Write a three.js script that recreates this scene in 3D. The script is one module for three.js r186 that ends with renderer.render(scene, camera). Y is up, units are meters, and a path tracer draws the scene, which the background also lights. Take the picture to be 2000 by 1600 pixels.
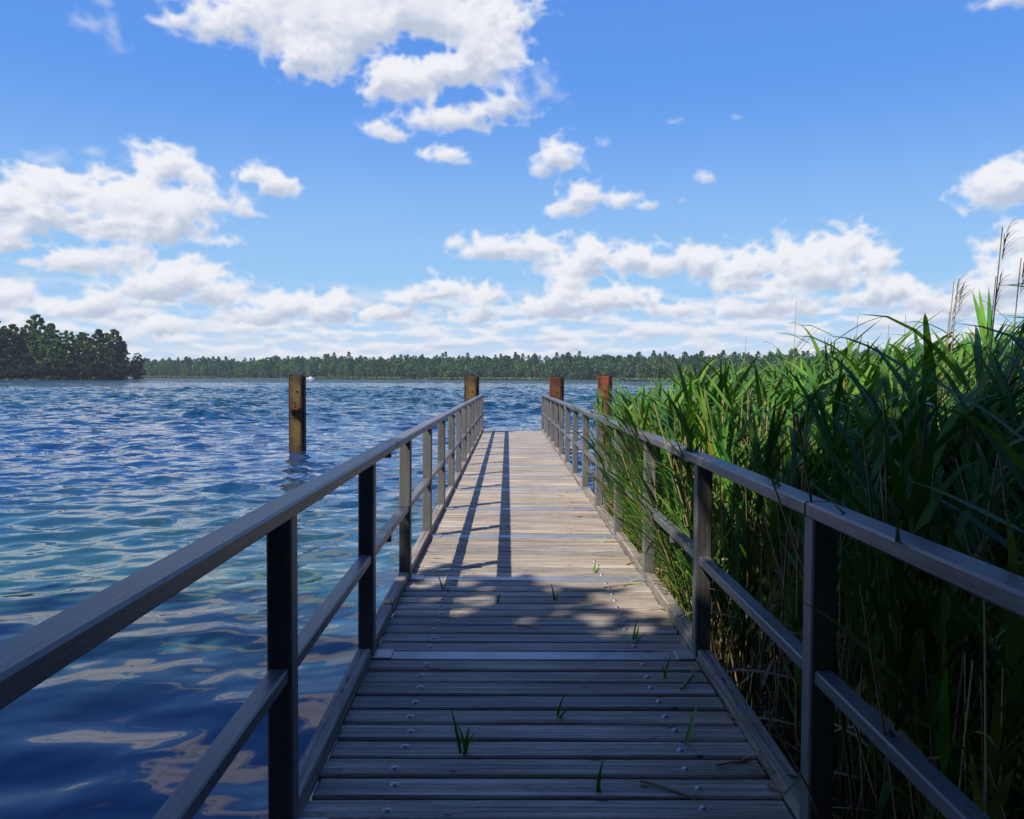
import * as THREE from 'three';
import { mergeGeometries } from 'three/addons/utils/BufferGeometryUtils.js';
import { createNoise2D, createNoise3D } from 'simplex-noise';

// ---------------------------------------------------------------- camera, sky, sun, exposure
const rad = THREE.MathUtils.degToRad, { clamp, lerp, smoothstep } = THREE.MathUtils;
function rng(seed) { let a = seed >>> 0; return () => { a = (a + 0x6D2B79F5) | 0; let t = Math.imul(a ^ (a >>> 15), 1 | a); t = (t + Math.imul(t ^ (t >>> 7), 61 | t)) ^ t; return ((t ^ (t >>> 14)) >>> 0) / 4294967296; }; }
const scene = new THREE.Scene();
const EYE = 1.95, CAMX = -0.145, F = 1600;                 // metres above the lake, metres off the jetty's centre line, focal length in photo pixels
const camera = new THREE.PerspectiveCamera(2 * Math.atan(800 / F) * 180 / Math.PI, 1024 / 819, 0.05, 6000);
camera.position.set(CAMX, EYE, 0);
camera.rotation.order = 'YXZ';
camera.rotation.set(-Math.atan(62 / F), -9 / F, rad(0.3));
camera.updateMatrixWorld();
const renderer = new THREE.WebGLRenderer({ antialias: true });
renderer.toneMapping = THREE.LinearToneMapping;
renderer.toneMappingExposure = 1.1;
renderer.shadowMap.enabled = true;

const SUN = new THREE.Vector3(-0.67, 1.0, 0.38).normalize();      // high, from the side and a little from behind, as the rail shadows on the deck show
const sun = new THREE.DirectionalLight(new THREE.Color(1.0, 0.94, 0.85), 5.0);
sun.position.copy(SUN).multiplyScalar(60); sun.target.position.set(0, 0, -8);
sun.castShadow = true; sun.shadow.mapSize.set(4096, 4096);
Object.assign(sun.shadow.camera, { left: -45, right: 45, top: 45, bottom: -45, near: 1, far: 200 });
scene.add(sun, sun.target);

// direction of a photo pixel (2000 x 1600)
function pixelDir(px, py) { return new THREE.Vector3((px - 1000) / F, (800 - py) / F, -1).normalize().applyQuaternion(camera.quaternion); }

// the sky: clear air that pales towards the horizon, fair-weather cumulus, and rows of flat cumulus far off
function buildSky() {
  const W = 4096, H = 2048, n3 = createNoise3D(rng(11)), n3b = createNoise3D(rng(12)), R = rng(77);
  const data = new Float32Array(W * H * 4), half = H / 2, px = Math.PI / H;     // radians per pixel
  const env = new Float32Array(W * half).fill(-1), soft = new Float32Array(W * half).fill(1), up = new Float32Array(W * half);
  function fbm(n, x, y, z, oct) { let s = 0, a = 0.5; for (let o = 0; o < oct; o++) { s += a * n(x, y, z); x = x * 2.03 + 3.1; y = y * 2.03 + 1.7; z = z * 2.03 + 5.3; a *= 0.47; } return s; }
  const cols = (az) => ((az / (2 * Math.PI) + 0.5) * W);
  function blob(az, el, ra, re, dens = 1, flat = 0.62, hole = false) {
    const x0 = cols(az), y0 = el / px, rx = ra / px / Math.max(0.2, Math.cos(el)), ry = re / px, m = 1.75;
    for (let j = Math.max(0, Math.floor(y0 - ry * m)); j <= Math.min(half - 1, y0 + ry * m); j++) for (let i = Math.floor(x0 - rx * m); i <= x0 + rx * m; i++) {
      const dx = (i - x0) / rx, dy = (j - y0) / (j < y0 ? ry * flat : ry), e = (1 - Math.sqrt(dx * dx + dy * dy)) * (dens < 0 ? 1 : 1), k = j * W + ((i % W) + W) % W;
      if (hole) { if (e > -0.8) env[k] -= (e + 0.8) * (e + 0.8) * 0.42; continue; }
      const v = e - (1 - dens) * 0.55;
      const a = env[k], h = Math.max(0, 0.3 - Math.abs(a - v)) / 0.3;              // smooth maximum
      if (v > a) up[k] = (j - y0) / ry; env[k] = Math.max(a, v) + h * h * 0.06;
      if (v > -0.5) soft[k] = Math.min(soft[k], dens);
    }
  }
  const at = (x, y, rx, ry, dens, flat, hole) => { const d = pixelDir(x, y), c = 1 / Math.hypot(1, (x - 1000) / F); blob(Math.atan2(d.z, d.x), Math.asin(d.y), rx / F * c * c, ry / F * c, dens, flat, hole); };
  const seen = [
    [660, 40, 200, 120], [520, 30, 130, 75], [420, 62, 95, 38, .8], [345, 45, 60, 22, .6], [830, 20, 160, 90], [930, 90, 80, 90], [600, 110, 80, 62], [900, 60, 110, 100], [760, -30, 230, 60],
    [790, 160, 85, 62], [860, 140, 90, 55], [880, 240, 105, 32, .75], [960, 215, 75, 40, .75], [1005, 195, 55, 45, .5], [760, 262, 45, 22, .7], [730, 250, 30, 20, .6], [1060, 180, 50, 45, .2],
    [165, 50, 50, 30, .12], [225, 75, 30, 50, .12], [200, 5, 30, 20, .1],
    [320, 332, 72, 40], [380, 345, 45, 26, .8], [500, 345, 40, 24], [540, 365, 34, 26], [110, 375, 95, 52], [30, 395, 70, 52], [220, 395, 120, 62], [320, 415, 110, 52], [430, 400, 62, 36, .8], [475, 415, 35, 25, .7], [240, 455, 190, 44, .9, .5], [100, 430, 120, 40], [90, 310, 60, 26, .22], [180, 300, 40, 22, .1],
    [25, 476, 48, 28], [165, 515, 100, 34], [260, 505, 60, 30, .8], [55, 515, 30, 14, .6], [360, 545, 85, 46], [300, 570, 60, 34], [420, 575, 60, 36, .9], [15, 585, 60, 40], [180, 602, 60, 36], [120, 610, 50, 24], [310, 640, 60, 26], [40, 640, 60, 25],
    [862, 306, 38, 19, .8], [905, 318, 20, 8, .4], [1088, 312, 46, 38, .75], [1060, 335, 26, 20, .5], [1180, 282, 16, 14, .1], [1135, 390, 46, 40, .75], [1110, 412, 45, 20, .75], [1205, 395, 44, 24, .65], [1260, 403, 38, 12, .45], [1380, 350, 26, 16, .4], [1440, 232, 24, 10, .15], [1310, 240, 22, 9, .05], [1330, 395, 14, 12, .15],
    [1950, 370, 78, 56], [1990, 350, 60, 40], [1965, 480, 62, 30, .7], [2010, 460, 60, 40], [1960, 5, 70, 18, .4], [1990, -5, 50, 30, .6], [1985, 540, 80, 52], [1930, 570, 70, 34],
    [890, 480, 26, 22, .7], [960, 492, 68, 30], [1040, 490, 50, 30], [1160, 505, 70, 40], [1230, 515, 70, 38], [1290, 525, 45, 30], [1130, 525, 80, 26], [1370, 515, 50, 40], [1460, 525, 90, 46], [1560, 515, 90, 52], [1650, 490, 62, 48], [1710, 520, 44, 40], [1600, 550, 130, 34], [1450, 560, 90, 24, .9], [1500, 575, 70, 20, .7],
    [1740, 575, 72, 42], [1690, 590, 50, 24], [1800, 590, 45, 30], [1880, 600, 80, 26], [880, 572, 58, 34], [940, 580, 45, 28], [810, 582, 60, 22, .9], [660, 590, 45, 24], [560, 605, 70, 36], [500, 625, 60, 26], [640, 615, 60, 28], [1110, 575, 50, 30], [1170, 590, 85, 36], [1080, 605, 90, 28], [1250, 590, 40, 26], [930, 620, 50, 18], [760, 615, 70, 20], [1320, 610, 60, 20], [1450, 610, 70, 24], [1560, 605, 60, 24],
  ];
  for (const c of seen) at(...c);
  at(790, 90, 40, 22, 1, 1, true); at(850, 96, 34, 18, 1, 1, true); at(910, 185, 46, 16, 1, 1, true);
  const viewAz = Math.atan2(-1, 0);
  for (let i = 0; i < 105; i++) {                                               // the same weather all round
    const az = (R() * 2 - 1) * Math.PI, el = Math.pow(R(), 1.25) * 0.9 + 0.04, da = Math.abs(Math.atan2(Math.sin(az - viewAz), Math.cos(az - viewAz)));
    const s = (0.02 + 0.10 * Math.sqrt(el)) * (0.5 + R()), kk = 1 + (R() * 4 | 0);
    const clear = el < 0.5 && da < rad(40) + s, a2 = R(), a3 = R();
    if (clear || (da < rad(33) && el < 0.62)) continue;
    for (let k = 0; k < kk; k++) blob(az + (R() - .5) * s * 2.4 / Math.max(.3, Math.cos(el)), el + (R() - .5) * s * .5, s * (.5 + .7 * R()), s * (.25 + .4 * R()), .5 + .5 * a2, .6 + .3 * a3);
  }
  const zen = [0.040, 0.142, 0.56], mid = [0.122, 0.322, 0.80], low = [0.32, 0.56, 0.84], hor = [0.56, 0.69, 0.84];
  // thickness of cloud in every direction
  const thick = new Float32Array(W * half).fill(-1);
  const puff = (n, x, y, z, oct) => { let s = 0, a = 0.5; for (let o = 0; o < oct; o++) { s += a * (0.52 - Math.abs(n(x, y, z)) * 1.25); x = x * 2.07 + 3.1; y = y * 2.07 + 1.7; z = z * 2.07 + 5.3; a *= 0.5; } return s; };
  for (let j = 0; j < half; j++) { const el = (j + 0.5) * px, ce = Math.cos(el), se = Math.sin(el), t3 = smoothstep(el, 0.16, 0.85); for (let i = 0; i < W; i++) {
    const k = j * W + i, E = env[k]; if (E < -0.8) continue;
    const az = ((i + 0.5) / W - 0.5) * 2 * Math.PI, x = Math.cos(az) * ce, z = Math.sin(az) * ce, s1 = 24 - 10 * t3, wx = 0.02 * n3b(x * 12, se * 12, z * 12), wy = 0.016 * n3b(x * 12 + 7, se * 12, z * 12);
    thick[k] = E * 1.05 + 0.50 * fbm(n3, (x + wx) * s1, (se + wy) * s1 * 1.3, z * s1, 6) + 0.85 * puff(n3b, x * s1 * 1.1, se * s1 * 1.45, z * s1 * 1.1, 6) + 0.30 * fbm(n3, x * 9, se * 13, z * 9, 2) + 0.08;
  } }
  const T = (i, j) => Math.max(-0.1, Math.min(0.9, thick[Math.min(half - 1, Math.max(0, j)) * W + ((i % W) + W) % W]));
  for (let j = 0; j < half; j++) {
    const el = (j + 0.5) * px, ce = Math.cos(el), se = Math.sin(el), t1 = smoothstep(el, 0, 0.11), t2 = smoothstep(el, 0.06, 0.36), t3 = smoothstep(el, 0.18, 0.85);
    for (let i = 0; i < W; i++) {
      const az = ((i + 0.5) / W - 0.5) * 2 * Math.PI, x = Math.cos(az) * ce, z = Math.sin(az) * ce, k = j * W + i, o = ((j + half) * W + i) * 4;
      let c0 = lerp(lerp(lerp(hor[0], low[0], t1), mid[0], t2), zen[0], t3), c1 = lerp(lerp(lerp(hor[1], low[1], t1), mid[1], t2), zen[1], t3), c2 = lerp(lerp(lerp(hor[2], low[2], t1), mid[2], t2), zen[2], t3);
      const g = Math.max(0, x * SUN.x + se * SUN.y + z * SUN.z), glow = 0.10 * Math.pow(g, 6);    // the air is paler round the sun
      c0 += glow; c1 += glow; c2 += glow * 0.9;
      let a = 0, br = 1; const d = thick[k];
      if (d > -0.2) {
        const sf = soft[k]; a = smoothstep(d, -0.20, 0.50 + 0.5 * (1 - sf)) * lerp(0.40, 1, smoothstep(sf, 0.05, 0.7));
        if (a > 0) {                                                              // lit from above and one side; thick undersides are grey
          const near = (T(i - 2, j) - T(i + 2, j)) * -0.45 + (T(i, j - 3) - T(i, j + 3)), wide = (T(i - 8, j) - T(i + 8, j)) * -0.35 + (T(i, j - 11) - T(i, j + 11));
          br = clamp(0.74 + near * 0.30 + wide * 0.42 - 0.22 * smoothstep(d, 0.2, 1.0) * smoothstep(-up[k], -0.45, 0.6) + 0.16 * (1 - smoothstep(d, 0, 0.35)), 0.05, 1);
        }
      }
      if (el < 0.15) {                                                            // rows of flat cumulus far away, on a layer seen edge-on
        const q = 1 / Math.max(0.012, Math.tan(el) + 0.012), u = Math.cos(az) * q, v = Math.sin(az) * q;
        const r1 = fbm(n3b, u * 0.42, v * 0.42, 0.3, 4), r2 = 0.6 * puff(n3b, x * 17, se * 48, z * 17, 5) + 0.9 * fbm(n3, x * 13, se * 52, z * 13, 5), dd = r1 * 0.45 + r2 * 0.85 + 0.06, a2 = smoothstep(dd, -0.26, 0.30) * (1 - smoothstep(el, 0.07, 0.12)) * 0.88;
        const r3 = 0.6 * puff(n3b, x * 17, (se + 0.006) * 48, z * 17, 4) + 0.9 * fbm(n3, x * 13, (se + 0.006) * 52, z * 13, 4), b2 = clamp(0.66 + (r2 - r3) * 0.75, 0.2, 1);
        if (a2 > 0) { br = a > 0 ? lerp(b2, br, a) : b2; a = a + a2 * (1 - a); }
      }
      const w = br * br * (3 - 2 * br), k0 = lerp(0.46, 0.82, w), k1 = lerp(0.52, 0.825, w), k2 = lerp(0.65, 0.86, w), aa = a * lerp(0.97, 0.5, smoothstep(el, 0.42, 0.6));
      data[o] = lerp(c0, k0, aa); data[o + 1] = lerp(c1, k1, aa); data[o + 2] = lerp(c2, k2, aa); data[o + 3] = 1;
    }
  }
  for (let j = 0; j < half; j++) for (let i = 0; i < W; i++) { const o = (j * W + i) * 4; data[o] = 0.10; data[o + 1] = 0.14; data[o + 2] = 0.18; data[o + 3] = 1; }
  const t = new THREE.DataTexture(data, W, H, THREE.RGBAFormat, THREE.FloatType);
  t.mapping = THREE.EquirectangularReflectionMapping; t.magFilter = THREE.LinearFilter; t.needsUpdate = true;
  return t;
}
scene.background = buildSky();
scene.environment = scene.background;

// ---------------------------------------------------------------- tools
const used = new Map();
function numbered(name) { const n = used.get(name) ?? 0; used.set(name, n + 1); return n ? `${name}_${String(n).padStart(3, '0')}` : name; }
function lit(o) { o.traverse?.((m) => { if (m.isMesh) { m.castShadow = true; m.receiveShadow = true; } }); return o; }
function mesh(name, geometry, material, parent) { const m = new THREE.Mesh(geometry, material); m.name = name; m.castShadow = m.receiveShadow = true; parent?.add(m); return m; }
function thing(name, label, category, group, pos = [0, 0, 0]) { const g = new THREE.Group(); g.name = numbered(name); g.position.set(...pos); g.userData = { label, category }; if (group) g.userData.group = group; scene.add(g); return g; }
function setting(name, geometry, material, kind = 'structure', label, category) { const m = mesh(numbered(name), geometry, material, scene); m.userData = { kind }; if (label) m.userData.label = label; if (category) m.userData.category = category; return m; }
function copyOf(o, label, group) { const c = o.clone(); c.name = numbered(o.name.replace(/_\d{3}$/, '')); c.userData = { ...o.userData, label: label ?? o.userData.label }; if (group) c.userData.group = group; scene.add(c); return c; }

// noise that tiles with an integer period, 0..1
function tileNoise(seed) {
  const R = rng(seed), T = new Float32Array(65536); for (let i = 0; i < 65536; i++) T[i] = R();
  const h = (x, y) => T[((x * 1619 + y * 31337) & 0x7fffffff) % 65521];
  const one = (x, y, px, py) => { const x0 = Math.floor(x), y0 = Math.floor(y), fx = x - x0, fy = y - y0, u = fx * fx * (3 - 2 * fx), v = fy * fy * (3 - 2 * fy), m = (a, b) => ((a % b) + b) % b, xa = m(x0, px), xb = m(x0 + 1, px), ya = m(y0, py), yb = m(y0 + 1, py); return lerp(lerp(h(xa, ya), h(xb, ya), u), lerp(h(xa, yb), h(xb, yb), u), v); };
  return (u, v, px, py, oct = 4, gain = 0.5) => { let s = 0, a = 1, t = 0; for (let o = 0; o < oct; o++) { s += a * one(u * px, v * py, px, py); t += a; a *= gain; px *= 2; py *= 2; } return s / t; };
}
function texture(w, h, fill, srgb) {                        // fill(u, v) -> [r, g, b] in 0..1
  const d = new Uint8Array(w * h * 4);
  for (let j = 0; j < h; j++) for (let i = 0; i < w; i++) { const c = fill((i + .5) / w, (j + .5) / h), o = (j * w + i) * 4; d[o] = clamp(c[0], 0, 1) * 255; d[o + 1] = clamp(c[1], 0, 1) * 255; d[o + 2] = clamp(c[2], 0, 1) * 255; d[o + 3] = 255; }
  const t = new THREE.DataTexture(d, w, h); t.wrapS = t.wrapT = THREE.RepeatWrapping; t.magFilter = THREE.LinearFilter; t.minFilter = THREE.LinearMipmapLinearFilter; t.generateMipmaps = true; if (srgb) t.colorSpace = THREE.SRGBColorSpace; t.needsUpdate = true; return t;
}
// a bar with chamfered edges, long axis x, uv in metres along x
function bar(L, h, w, c = 0.006, du = 0, dv = 0) {
  const X = L / 2, Y = h / 2, Z = w / 2, pos = [], uv = [];
  const P = (ax, s, a, b) => { const v = [0, 0, 0], o = [X, Y, Z], k1 = (ax + 1) % 3, k2 = (ax + 2) % 3; v[ax] = s * o[ax]; v[k1] = a * (o[k1] - c); v[k2] = b * (o[k2] - c); return v; };
  const tri = (a, b, cc) => {
    const n = new THREE.Vector3().subVectors(new THREE.Vector3(...b), new THREE.Vector3(...a)).cross(new THREE.Vector3().subVectors(new THREE.Vector3(...cc), new THREE.Vector3(...a)));
    const mid = [(a[0] + b[0] + cc[0]), (a[1] + b[1] + cc[1]), (a[2] + b[2] + cc[2])]; if (n.x * mid[0] + n.y * mid[1] + n.z * mid[2] < 0) [b, cc] = [cc, b];
    const ax = Math.abs(n.x) > Math.abs(n.y) && Math.abs(n.x) > Math.abs(n.z) ? 0 : Math.abs(n.y) >= Math.abs(n.z) ? 1 : 2;
    for (const p of [a, b, cc]) { pos.push(...p); uv.push(...(ax === 0 ? [p[2] * .3 + du, p[1] + dv] : ax === 1 ? [p[0] + du, p[2] + dv] : [p[0] + du, p[1] + dv + .37])); }
  };
  for (let ax = 0; ax < 3; ax++) for (const s of [-1, 1]) { const q = [P(ax, s, -1, -1), P(ax, s, 1, -1), P(ax, s, 1, 1), P(ax, s, -1, 1)]; tri(q[0], q[1], q[2]); tri(q[0], q[2], q[3]); }
  for (let ax = 0; ax < 3; ax++) { const b = (ax + 1) % 3, d = (ax + 2) % 3; for (const sb of [-1, 1]) for (const sd of [-1, 1]) {                          // the twelve edges, along axis ax
    const pb = (e) => { const v = [0, 0, 0], o = [X, Y, Z]; v[ax] = e * (o[ax] - c); v[b] = sb * o[b]; v[d] = sd * (o[d] - c); return v; }, pd = (e) => { const v = [0, 0, 0], o = [X, Y, Z]; v[ax] = e * (o[ax] - c); v[b] = sb * (o[b] - c); v[d] = sd * o[d]; return v; };
    tri(pb(-1), pb(1), pd(1)); tri(pb(-1), pd(1), pd(-1)); } }
  for (const sx of [-1, 1]) for (const sy of [-1, 1]) for (const sz of [-1, 1]) tri([sx * X, sy * (Y - c), sz * (Z - c)], [sx * (X - c), sy * Y, sz * (Z - c)], [sx * (X - c), sy * (Y - c), sz * Z]);
  const g = new THREE.BufferGeometry(); g.setAttribute('position', new THREE.Float32BufferAttribute(pos, 3)); g.setAttribute('uv', new THREE.Float32BufferAttribute(uv, 2)); g.computeVertexNormals(); return g;
}
const alongZ = (g) => g.rotateY(Math.PI / 2), alongY = (g) => g.rotateZ(Math.PI / 2);

// ---------------------------------------------------------------- materials of the jetty
const nz = tileNoise(5), nz2 = tileNoise(6);
function woodMaps(seed, tones, crackAmount, grainAmp = 1.15, patchAmp = .7) {               // covers 2.4 m along the grain, 0.6 m across
  const n = tileNoise(seed), grain = (u, v) => n(u, v, 3, 46, 4, .62), ring = (u, v) => .5 + .5 * Math.sin(2 * Math.PI * (v * 22 + 2.4 * n(u, v, 3, 5, 2)));
  const crack = (u, v) => smoothstep(Math.abs(n(u + .31, v, 3, 26, 2) - .5), 0, .012) , patch = (u, v) => n(u, v + .4, 7, 5, 4), fine = (u, v) => n(u, v, 90, 200, 2), spots = (u, v) => smoothstep(n(u, v, 60, 26, 2), .76, .84);
  const val = (u, v) => { const ck = (1 - crack(u, v)) * smoothstep(patch(u + .2, v), .46, .6) * crackAmount; return { t: .5 + (grain(u, v) - .5) * grainAmp + (ring(u, v) - .5) * .16 + (fine(u, v) - .5) * .3 + (patch(u, v) - .5) * patchAmp, ck, sp: spots(u, v) }; };
  const map = texture(2048, 512, (u, v) => { const { t, ck, sp } = val(u, v), w = clamp(t, 0, 1), c = [0, 1, 2].map((i) => lerp(tones[0][i], tones[1][i], w)); return c.map((x, i) => lerp(lerp(x, .62 + .04 * (i === 1), sp * .5), x * .3, ck)); }, true);
  const bump = texture(2048, 512, (u, v) => { const { t, ck } = val(u, v), b = clamp(t, 0, 1) * .8 + .15 - ck * .7; return [b, b, b]; });
  for (const x of [map, bump]) x.repeat.set(1 / 2.4, 1 / .6);
  return { map, bumpMap: bump };
}
const plankMaps = woodMaps(21, [[.46, .42, .375], [.80, .755, .69]], 1), railMaps = woodMaps(22, [[.45, .43, .42], [.68, .675, .67]], .6, .4, .75);
const plankWoods = [[1, 1, 1], [.88, .85, .82], [1.08, 1.05, 1.0], [.78, .79, .80], [1.0, .93, .85]].map((c) => c.map((x) => x * 1.0)).map((c) => new THREE.MeshStandardMaterial({ ...plankMaps, color: new THREE.Color(...c), roughness: .78, bumpScale: .0035 }));
const railWood = new THREE.MeshStandardMaterial({ ...railMaps, color: new THREE.Color(.47, .475, .49), roughness: .4, bumpScale: .0012 });
const postWood = new THREE.MeshStandardMaterial({ ...railMaps, color: new THREE.Color(.55, .565, .56), roughness: .5, bumpScale: .0012 });
const kerbWood = new THREE.MeshStandardMaterial({ ...plankMaps, color: new THREE.Color(.74, .73, .73), roughness: .75, bumpScale: .004 });
const zincMap = texture(256, 256, (u, v) => { const t = nz(u, v, 9, 9, 4); return [.56 + .16 * t, .57 + .16 * t, .59 + .15 * t]; }, true);
const zinc = new THREE.MeshStandardMaterial({ map: zincMap, roughness: .5, metalness: .6 });
const bolt = new THREE.MeshStandardMaterial({ color: new THREE.Color(.45, .45, .46), roughness: .45, metalness: .8 });
const beamSteel = new THREE.MeshStandardMaterial({ color: new THREE.Color(.16, .16, .16), roughness: .6, metalness: .4 });

// ---------------------------------------------------------------- the jetty
const BREAK = 4.9;                                          // where the rising gangway meets the level jetty
const deckY = (d) => EYE - 1.42 - (d < BREAK ? 0.0215 * (BREAK - d) : 0.0044 * (d - BREAK));
const railY = (d) => EYE - 0.383 - (d < BREAK ? 0.002 * (BREAK - d) : 0.0042 * (d - BREAK));      // top of the handrail
const slope = (f, a, b) => Math.atan2(f(b) - f(a), b - a);  // rise per metre away from the shore
const BAY = 1.58, POSTS = Array.from({ length: 16 }, (_, k) => -0.56 + BAY * k), HALF = 0.83, PX = 0.862, END = POSTS[15] + 0.06;
const jetty = thing('jetty', 'long narrow wooden jetty with grey plank deck and low railings running out into the lake', 'jetty');
{
  const R = rng(31), planks = [];
  for (let v = 0; v < 14; v++) planks.push(bar(HALF * 2, 0.042, 0.1265, 0.007, R() * 2.4, v * 0.147 + R() * .02));
  const dome = new THREE.SphereGeometry(0.0115, 10, 4, 0, 2 * Math.PI, 0, Math.PI / 2).scale(1, .55, 1), washer = new THREE.CylinderGeometry(0.016, 0.017, 0.002, 12), boltShape = mergeGeometries([dome.translate(0, .003, 0), washer.translate(0, .0015, 0)].map((g) => g.toNonIndexed()));
  const strip = bar(HALF * 2 - .02, 0.012, 0.108, 0.002), postBase = bar(0.15, 0.012, 0.125, 0.002);
  for (let k = 0; k < POSTS.length; k++) {
    const d0 = POSTS[k], cut = d0 < BREAK && d0 + BAY > BREAK;
    const s = mesh('deck_plate', strip, zinc, jetty); s.position.set(0, deckY(d0) - .004, -d0); s.rotation.x = slope(deckY, d0 - .05, d0 + .05);
    if (k === POSTS.length - 1) break;
    for (let p = 0; p < 10; p++) {
      const d = d0 + 0.06 + (p + .5) * 0.1465, m = mesh('plank', planks[Math.floor(R() * 14)], plankWoods[Math.floor(R() * 5)], jetty);
      m.position.set((R() - .5) * .014, deckY(d) - .021 + (R() - .5) * .005, -d); m.rotation.set(slope(deckY, d - .01, d + .01) + (R() - .5) * .012, (R() - .5) * .004 + (R() < .5 ? Math.PI : 0), (R() - .5) * .003);
      if (d > .4 && d < 6.4) for (const x of [-.545, .545]) { const b = mesh('bolt', boltShape, bolt, m); b.position.set(x + (R() - .5) * .02, .0205, (R() - .5) * .03); }
    }
  }
  // kerbs, posts, mid-rails and handrails on both sides
  const kerb = [0, 1, 2].map((i) => alongZ(bar(BAY - .11, .075, .07, .006, i * .7, i * .21))), rail = [0, 1].map((i) => alongZ(bar(BAY - .082, .045, .06, .005, i * .8, i * .19)));
  for (const side of [-1, 1]) {
    const railing = new THREE.Group(); railing.name = 'railing'; jetty.add(railing);
    for (let k = 0; k < POSTS.length; k++) {
      const d = POSTS[k], top = railY(d) - .049, bottom = deckY(d) - .19, g = alongY(bar(top - bottom, .08, .08, .006, R() * 2, R()));
      const p = mesh('post', g, postWood, railing); p.position.set(side * PX, (top + bottom) / 2, -d); p.rotation.set((R() - .5) * .006, 0, (R() - .5) * .006);
      const f = mesh('post_base', postBase, zinc, railing); f.position.set(side * (PX - .055), deckY(d) + .004, -d);
      if (k === POSTS.length - 1) break;
      const a = d + .04, b = d + BAY - .04, dm = d + BAY / 2, pieces = a < BREAK && b > BREAK ? [[a, BREAK - .006], [BREAK + .006, b]] : [[a, b]];
      for (const [p0, p1] of pieces) {
        const mid = (p0 + p1) / 2, midY = (q) => (railY(q) + deckY(q)) / 2 - .015, full = pieces.length === 1;
        const m = mesh('middle_rail', full ? rail[k % 2] : alongZ(bar(p1 - p0, .045, .06, .005, R(), R())), railWood, railing); m.position.set(side * PX, midY(mid), -mid); m.rotation.x = slope(midY, p0, p1);
        const q0 = p0 + .015, q1 = p1 - .015, m2 = (q0 + q1) / 2, kb = mesh('kerb', full ? kerb[k % 3] : alongZ(bar(q1 - q0, .075, .07, .006, R(), R())), kerbWood, railing);
        kb.position.set(side * (HALF + .037), deckY(m2) + .018, -m2); kb.rotation.x = slope(deckY, p0, p1);
      }
      if (pieces.length === 2) for (const [q, s] of [[BREAK - .02, -1], [BREAK - .02, -.5]]) { const e = mesh('joint_block', bar(.052, s === -1 ? .05 : .045, .03, .003), railWood, railing); e.position.set(side * PX, (s === -1 ? railY(q) - .073 : (railY(q) + deckY(q)) / 2 - .062), -q); }
    }
    const joints = [-1.2, ...(side > 0 ? [2.58] : []), BREAK - .005, BREAK + .005, 8.92, 12.08, 15.24, 18.4, END];
    for (let i = 0; i < joints.length - 1; i++) {
      if (joints[i] === BREAK - .005) continue;
      const a = joints[i] + .0015, b = joints[i + 1] - .0015, h = mesh('handrail', alongZ(bar(b - a, .048, .086, .007, i * .61 + side, i * .137 + side * .2)), railWood, railing);
      h.position.set(side * (PX - .018), (railY(a) + railY(b)) / 2 - .024, -(a + b) / 2); h.rotation.x = slope(railY, a, b);
    }
    // what carries the deck: long beams, cross beams and driven posts
    for (const [a, b] of [[-1.2, BREAK - .02], [BREAK + .02, END]]) { const g = mesh('deck_beam', alongZ(bar(b - a, .16, .09, .004)), beamSteel, jetty); g.position.set(side * .62, (deckY(a) + deckY(b)) / 2 - .128, -(a + b) / 2); g.rotation.x = slope(deckY, a, b); }
    for (let k = 1; k < POSTS.length; k += 2) { const g = mesh('support_post', new THREE.CylinderGeometry(.075, .08, 2.4, 14), postWood, jetty); g.position.set(side * .62, deckY(POSTS[k]) - 1.41, -POSTS[k] - .12); }
  }
}

// ---------------------------------------------------------------- mooring piles
const rustTex = (seed, a, b, c, amt) => { const n = tileNoise(seed); return texture(512, 512, (u, v) => { const t = n(u, v, 5, 3, 5), s = n(u, v + .3, 24, 4, 4), m = smoothstep(n(u + .5, v, 4, 3, 5), .5, .66) * amt, k = lerp(.55, 1.2, t * .6 + s * .4); return [0, 1, 2].map((i) => lerp(lerp(a[i], b[i], smoothstep(t, .35, .7)) * k, c[i] * k, m)); }, true); };
const rust = new THREE.MeshStandardMaterial({ map: rustTex(41, [.30, .16, .13], [.46, .22, .14], [.32, .27, .13], .25), roughness: .85 });
const redRust = new THREE.MeshStandardMaterial({ map: rustTex(42, [.42, .20, .13], [.54, .26, .15], [.27, .14, .11], .6), roughness: .85 });
const mossWood = new THREE.MeshStandardMaterial({ map: rustTex(43, [.36, .29, .17], [.47, .39, .20], [.29, .19, .13], .9), roughness: .9 });
const brownWood = new THREE.MeshStandardMaterial({ map: rustTex(44, [.38, .20, .14], [.48, .26, .16], [.36, .31, .13], .5), roughness: .9 });
const darkRust = new THREE.MeshStandardMaterial({ map: rustTex(45, [.22, .13, .10], [.32, .18, .12], [.30, .24, .10], .4), roughness: .85 });
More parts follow.
